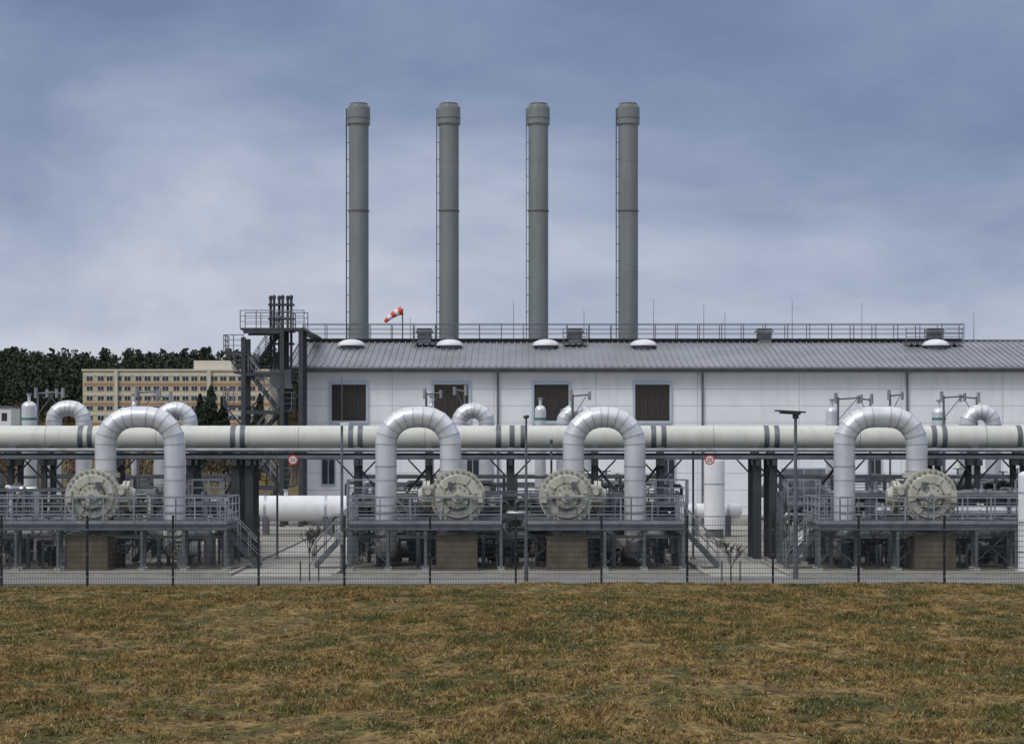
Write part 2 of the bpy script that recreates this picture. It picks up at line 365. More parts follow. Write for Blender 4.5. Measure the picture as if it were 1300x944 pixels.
# chimneys
for px in (455.5,570,683.5,797.5):
    b=B(); d=152.; xc=gx(px,d); r=.70; top=gz(133,d)
    b.cyl((xc,d,8.),(xc,d,gz(160,d)),r,'chim',32,caps=False)
    zc=gz(160,d)
    b.cyl((xc,d,zc-.02),(xc,d,zc+.12),r,'chim',32,.81); b.cyl((xc,d,zc+.12),(xc,d,top-.25),.81,'chim',32)
    b.cyl((xc,d,top-.25),(xc,d,top-.02),.81,'chimd',32,.66); b.cyl((xc,d,top-.02),(xc,d,top+.08),.62,'chimd',32)
    b.cyl((xc,d,zc+.5),(xc,d,zc+.56),.83,'chimd',32)
    for zf in (gz(268,d),gz(205,d),gz(345,d)):
        e=.055 if abs(zf-gz(268,d))<.1 else .008
        b.cyl((xc,d,zf-.04),(xc,d,zf+.04),r+e,'chimd' if e>.05 else 'chim',32)
    b.cyl((xc,d,RZ-1),(xc,d,RZ+.1),r+.15,'chimd',32)
    lx=xc-r-.16; z=RZ
    for yy in (d-.42,d-.02): b.beam((lx,yy,RZ),(lx,yy,top-.3),.05,.05,'dark')
    while z<top-.4:
        b.beam((lx,d-.42,z),(lx,d-.02,z),.03,.03,'dark'); z+=.3
    z=RZ+1
    while z<top-.4:
        b.beam((lx,d-.2,z),(xc-r+.02,d-.2,z),.045,.045,'dark')
        z+=1.2
    b.finish('chimney')

# windsock
b=B(); d=148.6; xw=gx(511,d); b.cyl((xw,d,RZ),(xw,d,gz(392,d)),.04,'dark',8)
p=Vector((xw-.02,d,gz(394,d))); dirs=Vector((-.95,0,-.35)).normalized(); r=.30
for k in range(5):
    q=p+dirs*.26+Vector((0,0,-.035*k)); b.cyl(p,q,r,'red' if k%2==0 else 'white',14,r-.035,caps=(k==4)); p=q; r-=.035
b.cyl((xw-.02,d,gz(394,d)),(xw-.05,d,gz(394,d)-.01),.31,'red',14,caps=False)
b.finish('windsock')

# ------------------------------------------------------------------ stair tower
b=B(); y0,y1=135.5,138.
xL,xR=gx(309,y0),gx(358,y0)
for x in (xL,xR,gx(382,y0)):
    for y in (y0,y1): b.hcol(x,y,0,gz(418,y0) if x>xL else gz(428,y0),.28,'dark')
zt=gz(416,y0)
fl=[0.2,2.6,5.0,7.4,9.8,zt-.1]
for i in range(5):
    a,c=(xL+.3,xR-.3) if i%2==0 else (xR-.3,xL+.3)
    b.stair((a,y0+.6 if i%2 else y1-.6,fl[i]),(c,y0+.6 if i%2 else y1-.6,fl[i+1]),.9,'dark')
    xe=c; s=1 if c>a else -1
    b.box(min(xe,xe+s*.9),max(xe,xe+s*.9),y0,y1,fl[i+1]-.1,fl[i+1],'dark')
    b.rail([(xe+s*.9,y0,fl[i+1]),(xe+s*.9,y1,fl[i+1])],1.1,'galv',1,False); b.rail([(min(xe,xe+s*.9),y0,fl[i+1]),(max(xe,xe+s*.9),y0,fl[i+1])],1.1,'galv',1,False)
for z in fl[1:]:
    b.beam((xL,y0,z-.15),(xR,y0,z-.15),.15,.22,'dark'); b.beam((xL,y1,z-.15),(xR,y1,z-.15),.15,.22,'dark')
for i in range(4): b.beam((xL,y1,fl[i]),(xR,y1,fl[i+1]),.08,.08,'dark')
b.box(xL-.2,gx(386,y0),y0,y1,zt-.12,zt,'dark'); xt=gx(386,y0); b.rail([(xL-.2,y0,zt),(xt,y0,zt)],1.1,'galv',1,False); b.rail([(xL-.2,y1,zt),(xt,y1,zt)],1.1,'galv',1,False)
b.box(gx(372,y0),xt,y1,148,zt-.12,zt-.003,'dark')
xa=gx(284,y0)
zz=gz(446,y0); b.box(xa,xL,y0,y1,zz-.15,zz,'dark'); b.rail([(xa,y1,zz),(xa,y0,zz),(xL,y0,zz)],1.05,'galv',.8,False); b.beam((xa+.1,y0,zz-.1),(xL,y0,zz-1.6),.1,.1,'dark')
zz=gz(514,y0); b.box(xa,xL,y0,y1,zz-.15,zz,'dark'); b.rail([(xa,y1,zz),(xa,y0,zz),(xL,y0,zz)],1.05,'galv',.8,False); b.beam((xa+.1,y0,zz-.1),(xL,y0,zz-1.4),.1,.1,'dark')
for i in range(6):
    xx=gx(345+5.4*i,y1); zt2=gz(376,y1); b.cyl((xx,y1-.6-(i%2)*.5,zt-3.5),(xx,y1-.6-(i%2)*.5,zt2),.085,'dark',8); b.cyl((xx,y1-.6-(i%2)*.5,zt2-.25),(xx,y1-.6-(i%2)*.5,zt2-.05),.12,'dark',8)
for zq in (zt+1.5,zt+.6,zt-1.): b.box(gx(343,y1),gx(375,y1),y1-1.2,y1-.45,zq,zq+.12,'dark')
b.box(gx(345,y1),gx(372,y1),y1-1.3,y1-.3,zt-3.8,zt-2.6,'galv')
b.finish('steel_stair_tower')

# ------------------------------------------------------------------ main pipeline
PD=97.; PZ=gz(555,PD); PR=.53
b=B(); b.cyl((-70,PD,PZ),(75,PD,PZ),PR,'cream',40)
for px in (104,116,297,309,446,458,633,650,664,829,842,972,985,1184,1197,1292,1304,-90,1420):
    x=gx(px,PD); b.cyl((x-.11,PD,PZ),(x+.11,PD,PZ),PR+.02,'galv',40)
for px in (60,200,380,540,730,905,1090,1250):
    x=gx(px,PD); b.cyl((x-.012,PD,PZ),(x+.012,PD,PZ),PR+.006,'valved',40)
b.finish('main_pipeline')
b=B()
ZB=PZ-PR-.32
for yy in (PD-.75,PD+.75): b.ibx(-70,75,yy,ZB,.22,.28,'dark')
b.cyl((-70,PD-1.05,ZB+.28),(75,PD-1.05,ZB+.28),.09,'galvl',10)
b.cyl((-70,PD+1.1,ZB+.38),(75,PD+1.1,ZB+.38),.16,'silver',10)
b.box(-70,75,PD-1.5,PD-1.15,ZB-.1,ZB-.06,'galv'); b.box(-70,75,PD-1.52,PD-1.49,ZB-.1,ZB+.05,'galv')
cols=[-260,-120,20,62,150,246,303,320,455,545,648,755,838,958,978,1068,1185,1235,1292,1420,1560]
for ci,px in enumerate(cols):
    x=gx(px,PD); big=px in (320,303,958,978,648,246)
    for yy in (PD-.95,PD+.95): b.hcol(x,yy,.0,ZB-.14,.36 if big else .24,'dark'); b.box(x-.29,x+.29,yy-.4,yy+.4,-.02,.13+.008*(ci%3),'concl')
    b.beam((x,PD-1.6,ZB-.28),(x,PD+1.3,ZB-.28),.2,.26,'dark')
    b.box(x-.14,x+.14,PD-.6,PD+.6,ZB+.12,PZ-PR*.8,'galv')
    if not big: b.beam((x,PD-.95,.3),(x,PD+.95,2.6),.08,.08,'dark')
for a,c in ((246,303),(978,1068),(1185,1235),(62,150),(455,545),(755,838)):
    xa,xc=gx(a,PD),gx(c,PD); b.beam((xa,PD-.95,ZB-.4),(xc,PD-.95,.5),.11,.11,'dark'); b.beam((xa,PD+.95,.5),(xc,PD+.95,ZB-.4),.11,.11,'dark')
    b.beam((xa,PD-.95,2.6),(xc,PD-.95,2.6),.16,.18,'dark')
for px in cols:
    x=gx(px,PD)
    for s in (-1,1): b.beam((x,PD-.95,ZB-1.1),(x+s*.9,PD-.95,ZB-.15),.07,.07,'dark')
b.finish('pipe_rack')

# ------------------------------------------------------------------ arches & valves
def arch_path(xa,xb,y,za,zb,zt,R,seg=5):
    s=1 if xb>xa else -1; pts=[(xa,y,za)]
    n=2
    for i in range(1,n): pts.append((xa,y,za+(zt-R-za)*i/n))
    for i in range(seg+1):
        t=math.pi/2*i/seg; pts.append((xa+s*(R-R*math.cos(t)),y,zt-R+R*math.sin(t)))
    for i in range(seg+1):
        t=math.pi/2*i/seg; pts.append((xb-s*R+s*R*math.sin(t),y,zt-R+R*math.cos(t)))
    for i in range(1,n): pts.append((xb,y,zt-R+(zb-zt+R)*i/n))
    pts.append((xb,y,zb)); return pts
AD=92.
for pv,pl in ((134,222),(572,490),(728,806),(1164,1072)):
    xv,xl=gx(pv,AD),gx(pl,AD); s=1 if xl>xv else -1
    b=B(); r=.455; zt=gz(529,AD)
    pts=arch_path(xv,xl,AD,4.0,2.2,zt,1.18)
    b.tube(pts,r,'silver',28,True,True,.02)
    ft=[(xl,AD,2.2),(xl,AD,1.6)]+[(xl,AD+.9-.9*math.cos(t),1.6-.9*math.sin(t)) for t in (math.pi/8,math.pi/4,3*math.pi/8,math.pi/2)]+[(xl,AD+5,.7)]
    b.tube(ft,r,'silver',28,True,True,.02)
    b.cyl((xv,AD,3.85),(xv,AD,4.05),.62,'valve',24); b.cyl((xv,AD,3.98),(xv,AD,4.16),.50,'silver2',24)
    for zz in (2.35,4.3): b.cyl((xl,AD,zz),(xl,AD,zz+.07),r+.02,'silver2',28)
    b.box(xl-.35,xl+.35,AD+3,AD+3.6,0,.3,'concl')
    b.finish('insulated_pipe_arch')
    b=B(); xc=xv-s*.33; zc=gz(630,AD-1); y=AD-1.3
    b.cyl((xc,y+.3,zc),(xc,AD+.9,zc),.88,'valve',32)
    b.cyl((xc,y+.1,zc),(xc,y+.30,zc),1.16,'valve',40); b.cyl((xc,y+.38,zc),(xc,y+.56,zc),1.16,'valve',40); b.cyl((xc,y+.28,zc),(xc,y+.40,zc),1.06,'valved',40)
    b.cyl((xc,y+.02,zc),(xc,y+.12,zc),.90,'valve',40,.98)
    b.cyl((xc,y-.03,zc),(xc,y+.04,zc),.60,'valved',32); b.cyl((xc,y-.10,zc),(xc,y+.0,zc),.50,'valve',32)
    b.cyl((xc,y-.22,zc),(xc,y-.08,zc),.24,'valve',20); b.cyl((xc,y-.30,zc),(xc,y-.2,zc),.12,'galvl',12)
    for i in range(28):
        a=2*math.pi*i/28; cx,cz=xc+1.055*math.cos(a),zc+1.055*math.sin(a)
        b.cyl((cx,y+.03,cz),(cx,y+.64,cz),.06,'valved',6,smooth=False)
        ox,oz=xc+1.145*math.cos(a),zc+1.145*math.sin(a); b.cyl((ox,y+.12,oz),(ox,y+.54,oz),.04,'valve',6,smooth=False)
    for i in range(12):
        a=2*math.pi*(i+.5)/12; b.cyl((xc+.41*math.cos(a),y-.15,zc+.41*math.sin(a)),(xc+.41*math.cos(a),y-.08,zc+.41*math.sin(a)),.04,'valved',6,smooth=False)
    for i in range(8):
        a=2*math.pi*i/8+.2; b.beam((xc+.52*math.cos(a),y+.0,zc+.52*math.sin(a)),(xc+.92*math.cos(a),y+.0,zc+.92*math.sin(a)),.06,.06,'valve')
    b.cb(xc,y-.16,zc+.02,1.5,.1,.12,'valve'); b.cb(xc-s*.95,y-.1,zc,.22,.3,.5,'valve'); b.cb(xc+s*.3,y-.2,zc+.5,.2,.22,.26,'galv')
    b.cyl((xc+s*.8,y+.9,zc),(xc+s*1.25,y+.9,zc),.5,'valve',24); b.cyl((xc+s*1.2,y+.9,zc),(xc+s*1.32,y+.9,zc),.66,'valve',24)
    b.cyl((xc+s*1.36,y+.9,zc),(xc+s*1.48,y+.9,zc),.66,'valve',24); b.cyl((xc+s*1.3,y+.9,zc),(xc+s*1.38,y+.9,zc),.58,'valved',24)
    b.cb(xc+s*1.25,y+.25,zc+.1,.5,.35,.7,'valve'); b.cb(xc+s*1.25,y+.05,zc+.15,.35,.1,.4,'valved'); b.cyl((xc+s*1.25,y-.1,zc+.2),(xc+s*1.25,y+.1,zc+.2),.13,'valve',12)
    b.cyl((xc+s*1.48,y+.9,zc),(xc+s*1.7,y+.9,zc),.42,'valve',20,.3)
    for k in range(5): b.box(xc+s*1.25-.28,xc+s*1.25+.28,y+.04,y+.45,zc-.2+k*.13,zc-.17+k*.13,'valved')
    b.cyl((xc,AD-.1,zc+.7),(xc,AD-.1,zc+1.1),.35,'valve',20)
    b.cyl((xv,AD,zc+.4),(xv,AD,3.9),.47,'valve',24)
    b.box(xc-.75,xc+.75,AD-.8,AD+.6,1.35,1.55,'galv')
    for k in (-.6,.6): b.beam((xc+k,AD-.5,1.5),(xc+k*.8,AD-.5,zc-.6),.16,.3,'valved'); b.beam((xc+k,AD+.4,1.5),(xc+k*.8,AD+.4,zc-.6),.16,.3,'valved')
    b.finish('pipeline_valve')
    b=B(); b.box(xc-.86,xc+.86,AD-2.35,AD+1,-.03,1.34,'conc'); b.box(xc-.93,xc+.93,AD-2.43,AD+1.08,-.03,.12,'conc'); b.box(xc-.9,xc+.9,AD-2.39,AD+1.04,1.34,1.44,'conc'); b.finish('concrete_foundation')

# ------------------------------------------------------------------ service platforms
fx=[gx(p,AD)-(1 if l>p else -1)*.33 for p,l in ((134,222),(572,490),(728,806),(1164,1072))]
def platform(name,pa,pb):
    b=B(); y0,y1=89.4,94.; z=1.95; xa,xb=gx(pa,y0),gx(pb,y0)
    b.box(xa,xb,y0,y0+.85,z-.05,z,'galv'); b.box(xa,xb,y1-1.2,y1,z-.05,z,'galv')
    b.box(xa,xa+.9,y0+.85,y1-1.2,z-.05,z,'galv'); b.box(xb-.9,xb,y0+.85,y1-1.2,z-.05,z,'galv')
    for yy in (y0,y0+.85,y1-1.2,y1): b.ibx(xa,xb,yy,z-.16,.1,.2,'galv')
    b.rail([(xa,y0,z),(xb,y0,z)]); b.rail([(xa,y1,z),(xb,y1,z)]); b.rail([(xa,y0,z),(xa,y1,z)]); b.rail([(xb,y0,z),(xb,y1,z)])
    b.rail([(xa+1,y0+.85,z),(xb-1,y0+.85,z)],1.1,'galv')
    n=max(2,round((xb-xa)/1.7))
    for i in range(n+1):
        x=xa+(xb-xa)*i/n
        if min(abs(x-f) for f in fx)<1.05: continue
        for yy in (y0+.05,y0+.85,y1-.1): b.hcol(x,yy,.0,z-.26,.12,'galv'); b.box(x-.14,x+.14,yy-.14,yy+.14,-.02,.14,'concl')
        b.beam((x,y0,z-.16),(x,y1,z-.16),.08,.16,'galv')
        if i<n and i%2==0:
            x2=xa+(xb-xa)*(i+1)/n; b.beam((x,y0+.9,.2),(x2,y0+.9,z-.3),.05,.05,'galv'); b.beam((x2,y0+.9,.2),(x,y0+.9,z-.3),.05,.05,'galv')
    b.finish(name)
platform('service_platform',-140,286)
platform('service_platform',444,636)
platform('service_platform',668,868)
platform('service_platform',1040,1440)
for px,sg in ((262,1),(852,1),(1018,-1),(462,-1)):
    b=B(); d=94.8; x=gx(px,d); z=2.6
    b.box(x-.7,x+.7,d-.6,d+.6,z-.08,z,'galv'); b.rail([(x-.7,d-.6,z),(x+.7,d-.6,z)],1.1,'galvl',.7); b.rail([(x-.7,d+.6,z),(x+.7,d+.6,z)],1.1,'galvl',.7); b.rail([(x+sg*.7,d-.6,z),(x+sg*.7,d+.6,z)],1.1,'galvl',.7)
    for a in (-.65,.65):
        for c in (-.55,.55): b.beam((x+a,d+c,0),(x+a,d+c,z-.003),.1,.1,'galv')
    b.stair((x-sg*3.2,d,.1),(x-sg*.7,d,z),.8)
    b.finish('access_stairs')
for px,sg in ((300,1),(430,-1),(882,1),(1026,-1)):
    b=B(); d=91.5; x=gx(px,d); x0=x-sg*.55
    b.stair((x+sg*1.0,d,.08),(x0-sg*.2,d,1.95),.85); b.finish('access_stairs')

# ------------------------------------------------------------------ rear arches, risers
def smallarch(pa,pb,top,d=104.,r=.38,R=.62,zb=.3):
    b=B(); xa,xb=gx(pa,d),gx(pb,d); b.tube(arch_path(xa,xb,d,zb,zb,gz(top,d)-r,R,4),r,'silver',20,True,True,.015)
    for x in (xa,xb): b.cyl((x,d,.0),(x,d,.35),r+.15,'galv',16)
    b.finish('insulated_pipe_arch')
for a,c,t in ((68,106,508),(205,241,510),(583,618,511),(716,747,512),(1228,1261,513)): smallarch(a,c,t)
def riser(px,top,d=103.,r=.34,green=True):
    b=B(); x=gx(px,d); zt=gz(top,d)
    b.cyl((x,d,0),(x,d,zt-.3),r,'silver',20); b.ell((x,d,zt-.3),r,r,.26,'silver',20,6,True)
    if green: b.cyl((x,d,gz(533,d)),(x,d,gz(530,d)),r+.01,'green',20)
    b.cyl((x,d,zt-.05),(x,d,zt+.3),.08,'silver',10); b.cyl((x,d,zt+.26),(x,d,zt+.33),.14,'galvl',10)
    for k in (1.,3.,5.): b.cyl((x,d,k),(x,d,k+.05),r+.015,'silver2',20)
    b.finish('vent_riser')
for px,t,d,r,g in ((37,508,103,.36,True),(686,513,103,.27,True),(1192,516,103,.33,True),(1056,515,103,.28,False),(548,510,105,.12,False),(170,508,103,.12,False)): riser(px,t,d,r,g)
def tee(px,top,d,w):
    b=B(); x=gx(px,d); z=gz(top,d)
    b.cyl((x,d,0),(x,d,z),.055,'galv',8); b.cyl((x-w*.1,d,z-.1),(x+w,d,z-.02),.04,'galv',8); b.cyl((x-w*.1,d,z-.3),(x-w*.1,d,z+.2),.085,'galvl',10)
    b.cyl((x+w,d,z-.28),(x+w,d,z+.12),.075,'galvl',10); b.beam((x,d,z-1.1),(x+w*.8,d,z-.1),.035,.035,'galv')
    b.finish('vent_pipe')
for px,t,d,w in ((48,497,102,.9),(78,497,105,-.7),(176,496,102,1.0),(215,502,105,-.6),(541,498,102,.7),(590,494,105,-.5),(727,500,102,.8),(1064,504,102,1.1),(1105,505,105,-.6),(1130,500,106,.6),(1198,502,102,1.0),(1240,503,105,-.8)): tee(px,t,d,w)

# ------------------------------------------------------------------ process skids
def skid(name,pa,pb,y0,y1,seed,k=1.,zmax=4.2):
    R=random.Random(seed); b=B(); dm=(y0+y1)/2; xa,xb=gx(pa,dm),gx(pb,dm); W=xb-xa
    mats=['galv','galvl','silver','galv','dark','cream','galv','dark']
    for i in range(int(6*k)):
        y=R.uniform(y0,y1); z=R.choice((.5,.8,1.3,2.3,2.9,3.4)); z=min(z,zmax-.3); r=R.choice((.06,.09,.14,.2,.26)); a=xa+R.uniform(0,W*.4); c=xb-R.uniform(0,W*.4); mk=R.choice(mats)
        b.tube([(a,y,max(.1,z-.9)),(a,y,z-.15),(a+.15,y,z),(c-.15,y,z),(c,y,z-.15),(c,y,max(.1,z-R.uniform(.6,1.5)))],r,mk,12)
        x=a+.6
        while x<c-.3:
            b.cyl((x-.05,y,z),(x+.05,y,z),r*1.6+.02,mk,12)
            if R.random()<.5: b.beam((x+.2,y,0),(x+.2,y,z-r),.09,.09,'galv')
            if R.random()<.4: b.cyl((x+.3,y,z),(x+.3,y,z+.45+r),.06,'galvl',8); b.wheel((x+.3,y,z+.45+r),(0,0,1),.22,'dark'); b.ell((x+.3,y,z),r*1.7,r*1.7,r*1.7,mk,12,8)
            x+=R.uniform(1.,2.2)
    for i in range(int(W*1.6*k)):
        x=R.uniform(xa,xb); y=R.uniform(y0,y1); h=R.uniform(1.2,zmax); r=R.choice((.04,.06,.08,.12,.18)); mk=R.choice(mats)
        sg=R.choice((-1,1)); L=R.uniform(.3,1.2)
        b.tube([(x,y,0),(x,y,h-.15),(x+sg*.12,y,h),(x+sg*L,y,h),(x+sg*(L+.1),y,h-.12),(x+sg*(L+.1),y,h-R.uniform(.5,1.))],r,mk,10)
        for q in range(R.randint(1,3)): zz=R.uniform(.4,h-.3); b.cyl((x,y,zz),(x,y,zz+.08),r*1.8+.02,mk,10)
        if R.random()<.4: zz=R.uniform(.8,h-.3); b.wheel((x,y-.35,zz),(0,1,0),.2,R.choice(('dark','galvl'))); b.cyl((x,y-.35,zz),(x,y,zz),.03,'galv',6)
    for i in range(int(W*.5*k)):
        x=R.uniform(xa,xb); y=R.uniform(y0,y1); z=min(R.uniform(.9,2.8),zmax-.5)
        b.cb(x,y,z,R.uniform(.3,.6),.25,R.uniform(.4,.8),R.choice(('galvl','galv','white','valve','dark'))); b.beam((x,y+.05,0),(x,y+.05,z),.06,.06,'galv')
    n=max(1,int(W/2.4))
    for i in range(n+1):
        x=xa+W*i/n
        for yy in (y0,y1): b.hcol(x,yy,0,zmax-.3,.15,'galv')
        b.beam((x,y0,zmax-.3),(x,y1,zmax-.3),.1,.14,'galv')
    for yy in (y0,y1):
        b.beam((xa,yy,zmax-.36),(xb,yy,zmax-.36),.1,.14,'galv')
        if zmax>2.2: b.beam((xa,yy,2.),(xb,yy,2.),.08,.12,'galv')
    if zmax>2.2: b.box(xa,xb,y1-.9,y1,2.065,2.1,'galv'); b.rail([(xa,y1-.9,2.1),(xb,y1-.9,2.1)],1.1,'galv')
    b.finish(name)
skid('process_pipework',-120,110,95.,96.,1,.9,3.6)
skid('process_pipework',5,300,99.5,103,2,1.,4.1)
skid('process_pipework',140,300,105,110,3,.7,3.8)
skid('process_pipework',455,640,99.5,103,4,1.,4.1)
skid('process_pipework',655,850,99.5,103,5,1.,4.1)
skid('process_pipework',470,800,105,110,6,.45,3.6)
skid('process_pipework',985,1180,99.5,103,7,1.,4.1)
skid('process_pipework',1170,1420,99.5,103,8,1.,4.1)
skid('process_pipework',1020,1300,105,110,9,.5,3.8)
skid('process_pipework',450,860,94.4,95.6,10,.9,3.4)
skid('process_pipework',990,1420,94.4,95.6,11,.9,3.4)
skid('process_pipework',-120,290,91,93.5,12,.7,1.7)
skid('process_pipework',450,860,91.2,93.5,13,.65,1.7)
skid('process_pipework',1050,1420,91.2,93.5,14,.7,1.7)

# vessels and large low pipes
def vessel(pa,pb,py,r,d):
    b=B(); xa,xb=gx(pa,d),gx(pb,d); z=gz(py,d)
    b.cyl((xa,d,z),(xb,d,z),r,'white',32)
    b.ell((xa,d,z),r*.45,r,r,'white',24,12); b.ell((xb,d,z),r*.45,r,r,'white',24,12)
    for k in (.2,.8):
        x=xa+(xb-xa)*k; b.box(x-.15,x+.15,d-r*.8,d+r*.8,0,z-r*.5,'galv'); b.cyl((x-.08,d,z),(x+.08,d,z),r+.01,'silver2',32)
    b.cyl((xa+(xb-xa)*.4,d,z+r*.8),(xa+(xb-xa)*.4,d,z+r+.35),.12,'silver',12); b.cyl((xa+(xb-xa)*.4,d,z+r+.3),(xa+(xb-xa)*.4,d,z+r+.38),.2,'galvl',12)
    b.finish('horizontal_vessel')
vessel(312,440,645,.74,124)
vessel(868,938,648,.42,122)
b=B(); d=120; x=gx(907,d); b.cyl((x,d,.5),(x,d,gz(585,d)),.58,'white',24); b.ell((x,d,gz(585,d)),.58,.58,.3,'white',24,6,True); b.cyl((x,d,0),(x,d,.5),.5,'galv',20)
for k in (1.2,3.): b.cyl((x,d,k),(x,d,k+.06),.6,'silver2',24)
b.cyl((x,d,gz(580,d)),(x,d,gz(580,d)+.6),.1,'silver',10); b.finish('vertical_vessel')
b=B(); d=94.6; xa=gx(1018,d)
b.tube([(xa,d,.3),(xa,d,.8)]+[(xa+.5-.5*math.cos(t),d,.8+.5*math.sin(t)) for t in (.4,.8,1.2,1.57)]+[(gx(1060,d),d,1.3)],.4,'silver',20,True,True,.015)
b.cyl((xa,d,0),(xa,d,.3),.55,'galv',20); b.finish('low_pipe_elbow')
b=B(); d=87.; x=gx(1304,d); b.cyl((x,d,.0),(x,d,4.0),.36,'white',24); b.ell((x,d,4.0),.36,.36,.2,'white',24,6,True); b.cyl((x,d,0),(x,d,.15),.5,'concl',20)
for k in (.9,2.1,3.3): b.cyl((x,d,k),(x,d,k+.06),.38,'silver2',24)
b.finish('standing_tank')

# ------------------------------------------------------------------ signs & lamps
for px,d in ((372,95.2),(901,95.2)):
    b=B(); x=gx(px,d); z=gz(583.5,d)
    b.cyl((x,d,z),(x,d-.02,z),.22,'red',28); b.cyl((x,d-.02,z),(x,d-.03,z),.165,'white',28)
    for o in (-.06,.06):
        for a,c,e,f in ((o,.07,.07,.02),(o,-.07,.07,.02),(o-.03,0,.018,.14),(o+.03,0,.018,.14)): b.cb(x+a,d-.036,z+c,e,.008,f,'black')
    b.beam((x,d+.03,z-.1),(x,d+.03,ZB+.0),.04,.04,'galv'); b.beam((x,d+.03,ZB),(x,PD-1.5,ZB-.08),.04,.04,'galv')
    b.finish('traffic_sign')
b=B(); d=82.; x=gx(668,d); zt=gz(530,d)
b.cyl((x,d,0),(x,d,1.2),.085,'galv',12); b.cyl((x,d,1.2),(x,d,zt),.06,'galv',12,.04); b.beam((x-.02,d,zt),(x+.05,d-.5,zt+.06),.12,.07,'dark'); b.cb(x,d,zt+.03,.22,.22,.08,'dark'); b.box(x-.15,x+.15,d-.15,d+.15,-.02,.05,'concl')
b.finish('street_lamp')
b=B(); d=84.; x=gx(1010,d); zt=gz(528,d)
b.cyl((x,d,0),(x,d,1.2),.11,'galv',12); b.cyl((x,d,1.2),(x,d,zt),.085,'galv',12,.06)
b.beam((gx(984,d),d,gz(521,d)),(gx(1022,d),d,gz(523,d)),.5,.06,'dark'); b.beam((gx(990,d),d,gz(523,d)),(gx(1016,d),d,gz(525,d)),.3,.1,'galv'); b.cyl((x,d,zt-.1),(x,d,zt+.15),.12,'dark',12)
b.finish('street_lamp')
b=B(); d=86.6; x=gx(434,d); zt=gz(535,d)
b.cyl((x,d,0),(x,d,zt),.07,'galv',10,.05); b.cb(x+.12,d-.1,zt-.1,.34,.3,.14,'white'); b.cb(x,d-.12,1.5,.3,.2,.5,'galvl'); b.cyl((x,d,zt),(x,d,zt+1.8),.015,'galv',6); b.finish('camera_mast')
for px,d,t in ((352,98.5,590),(700,96,560),(880,98.,560),(762,94.,610)):
    b=B(); x=gx(px,d); zt=gz(t,d); b.cyl((x,d,0),(x,d,zt),.05,'galv',8); b.beam((x,d,zt),(x,d-.5,zt+.1),.14,.07,'galvl'); b.cb(x,d,.05,.25,.25,.1,'concl'); b.finish('work_lamp')

# ------------------------------------------------------------------ fence
b=B(); d=80.; sp=108.8*d/F; x=gx(2,d)-8*sp; xs0=x
xend=x+sp*29
while x<=xend+.01:
    b.box(x-.04,x+.04,d-.035,d+.035,-.05,gz(655,d),'fence'); b.box(x-.05,x+.05,d-.045,d+.045,gz(655,d),gz(655,d)+.03,'fence')
    for z in (.35,1.2,2.1): b.cb(x,d-.048,z,.05,.026,.06,'galv')
    x+=sp
z=.08
while z<2.48:
    for o in (-.010,.010): b.box(xs0,xend,d-.045+o-.004,d-.045+o+.004,z-.008,z+.008,'fence')
    z+=.2
x=xs0
while x<xend:
    b.box(x-.0045,x+.0045,d-.0498,d-.0402,.05,2.5,'fence'); x+=.06
b.finish('mesh_fence')

# ------------------------------------------------------------------ saplings
def sapling(px,d,h,seed):
    R=random.Random(seed); b=B(); x=gx(px,d)
    def br(p,dr,L,r,lv):
        q=p+dr*L; b.cyl(p,q,r,'bark',6,r*.6)
        if lv==0: return
        for i in range(R.randint(4,6) if lv>1 else 3):
            t=R.uniform(.35,1.); nd=(dr*.9+Vector((R.uniform(-.8,.8),R.uniform(-.8,.8),R.uniform(.1,.6)))).normalized()
            br(p+dr*L*t,nd,L*R.uniform(.45,.66),max(r*.5,.006),lv-1)
    br(Vector((x,d,0)),Vector((R.uniform(-.03,.03),0,1)).normalized(),h*.52,.028,4)
    for s in (-.35,.35): b.cyl((x+s,d,0),(x+s,d,.8),.028,'bark',6)
    b.finish('bare_sapling')
sapling(393,82.5,2.5,3) ; sapling(928,82.5,2.0,8)

# ------------------------------------------------------------------ office block
M['tan']=mat('tan_render',(.56,.49,.34),.8,0,.12,.1,.1); M['orange']=mat('terracotta_band',(.43,.25,.13),.8,0,.15,.2,.1); M['pale']=mat('pale_render',(.64,.60,.50),.8,0,.1,.2,.1)
off=empty('office_block',(gx(205,600),606,8))
D=600.; x0,x1=gx(105,D),gx(345,D); gz0=8.; st=2.75; nf=6; top=gz0+nf*st+.6
b=B(); b.box(x0,x1,D,D+14,gz0-1,top,'tan'); b.box(x0-.3,x1+.3,D-.3,D+14.3,top,top+.5,'pale')
b.box(gx(244,D),gx(292,D),D+3,D+11,top+.5,gz(457,D),'pale'); b.finish('walls',off)
b=B()
for i in range(nf):
    zf=gz0+i*st
    b.box(x0+.4,x1-.4,D-.12,D-.02,zf+2.0,zf+2.75,'orange' if i%2==0 else 'pale')
    x=x0+1; k=0
    while x<x1-2:
        b.box(x,x+1.9,D-.10,D-.02,zf+.55,zf+1.95,'white'); b.box(x+.1,x+.9,D-.14,D-.10,zf+.65,zf+1.85,'glass'); b.box(x+1.,x+1.8,D-.14,D-.10,zf+.65,zf+1.85,'glass')
        x+=2.5 if k%4 else 3.1; k+=1
b.finish('windows_and_bands',off)
b=B(); b.box(x0+9.,x0+9.9,D-.9,D-.15,gz0,top+.4,'pale'); b.box(x1-18.,x1-17.,D-.9,D-.15,gz0,top+.4,'pale'); b.finish('stair_fins',off)
b=B(); d=420; h0=float(height(0,d)); b.box(gx(-60,d),gx(14,d),d,d+8,h0-1,gz(517,d),'wall'); b.box(gx(-62,d),gx(15,d),d-.3,d+8.3,gz(517,d),gz(515,d),'rooff')
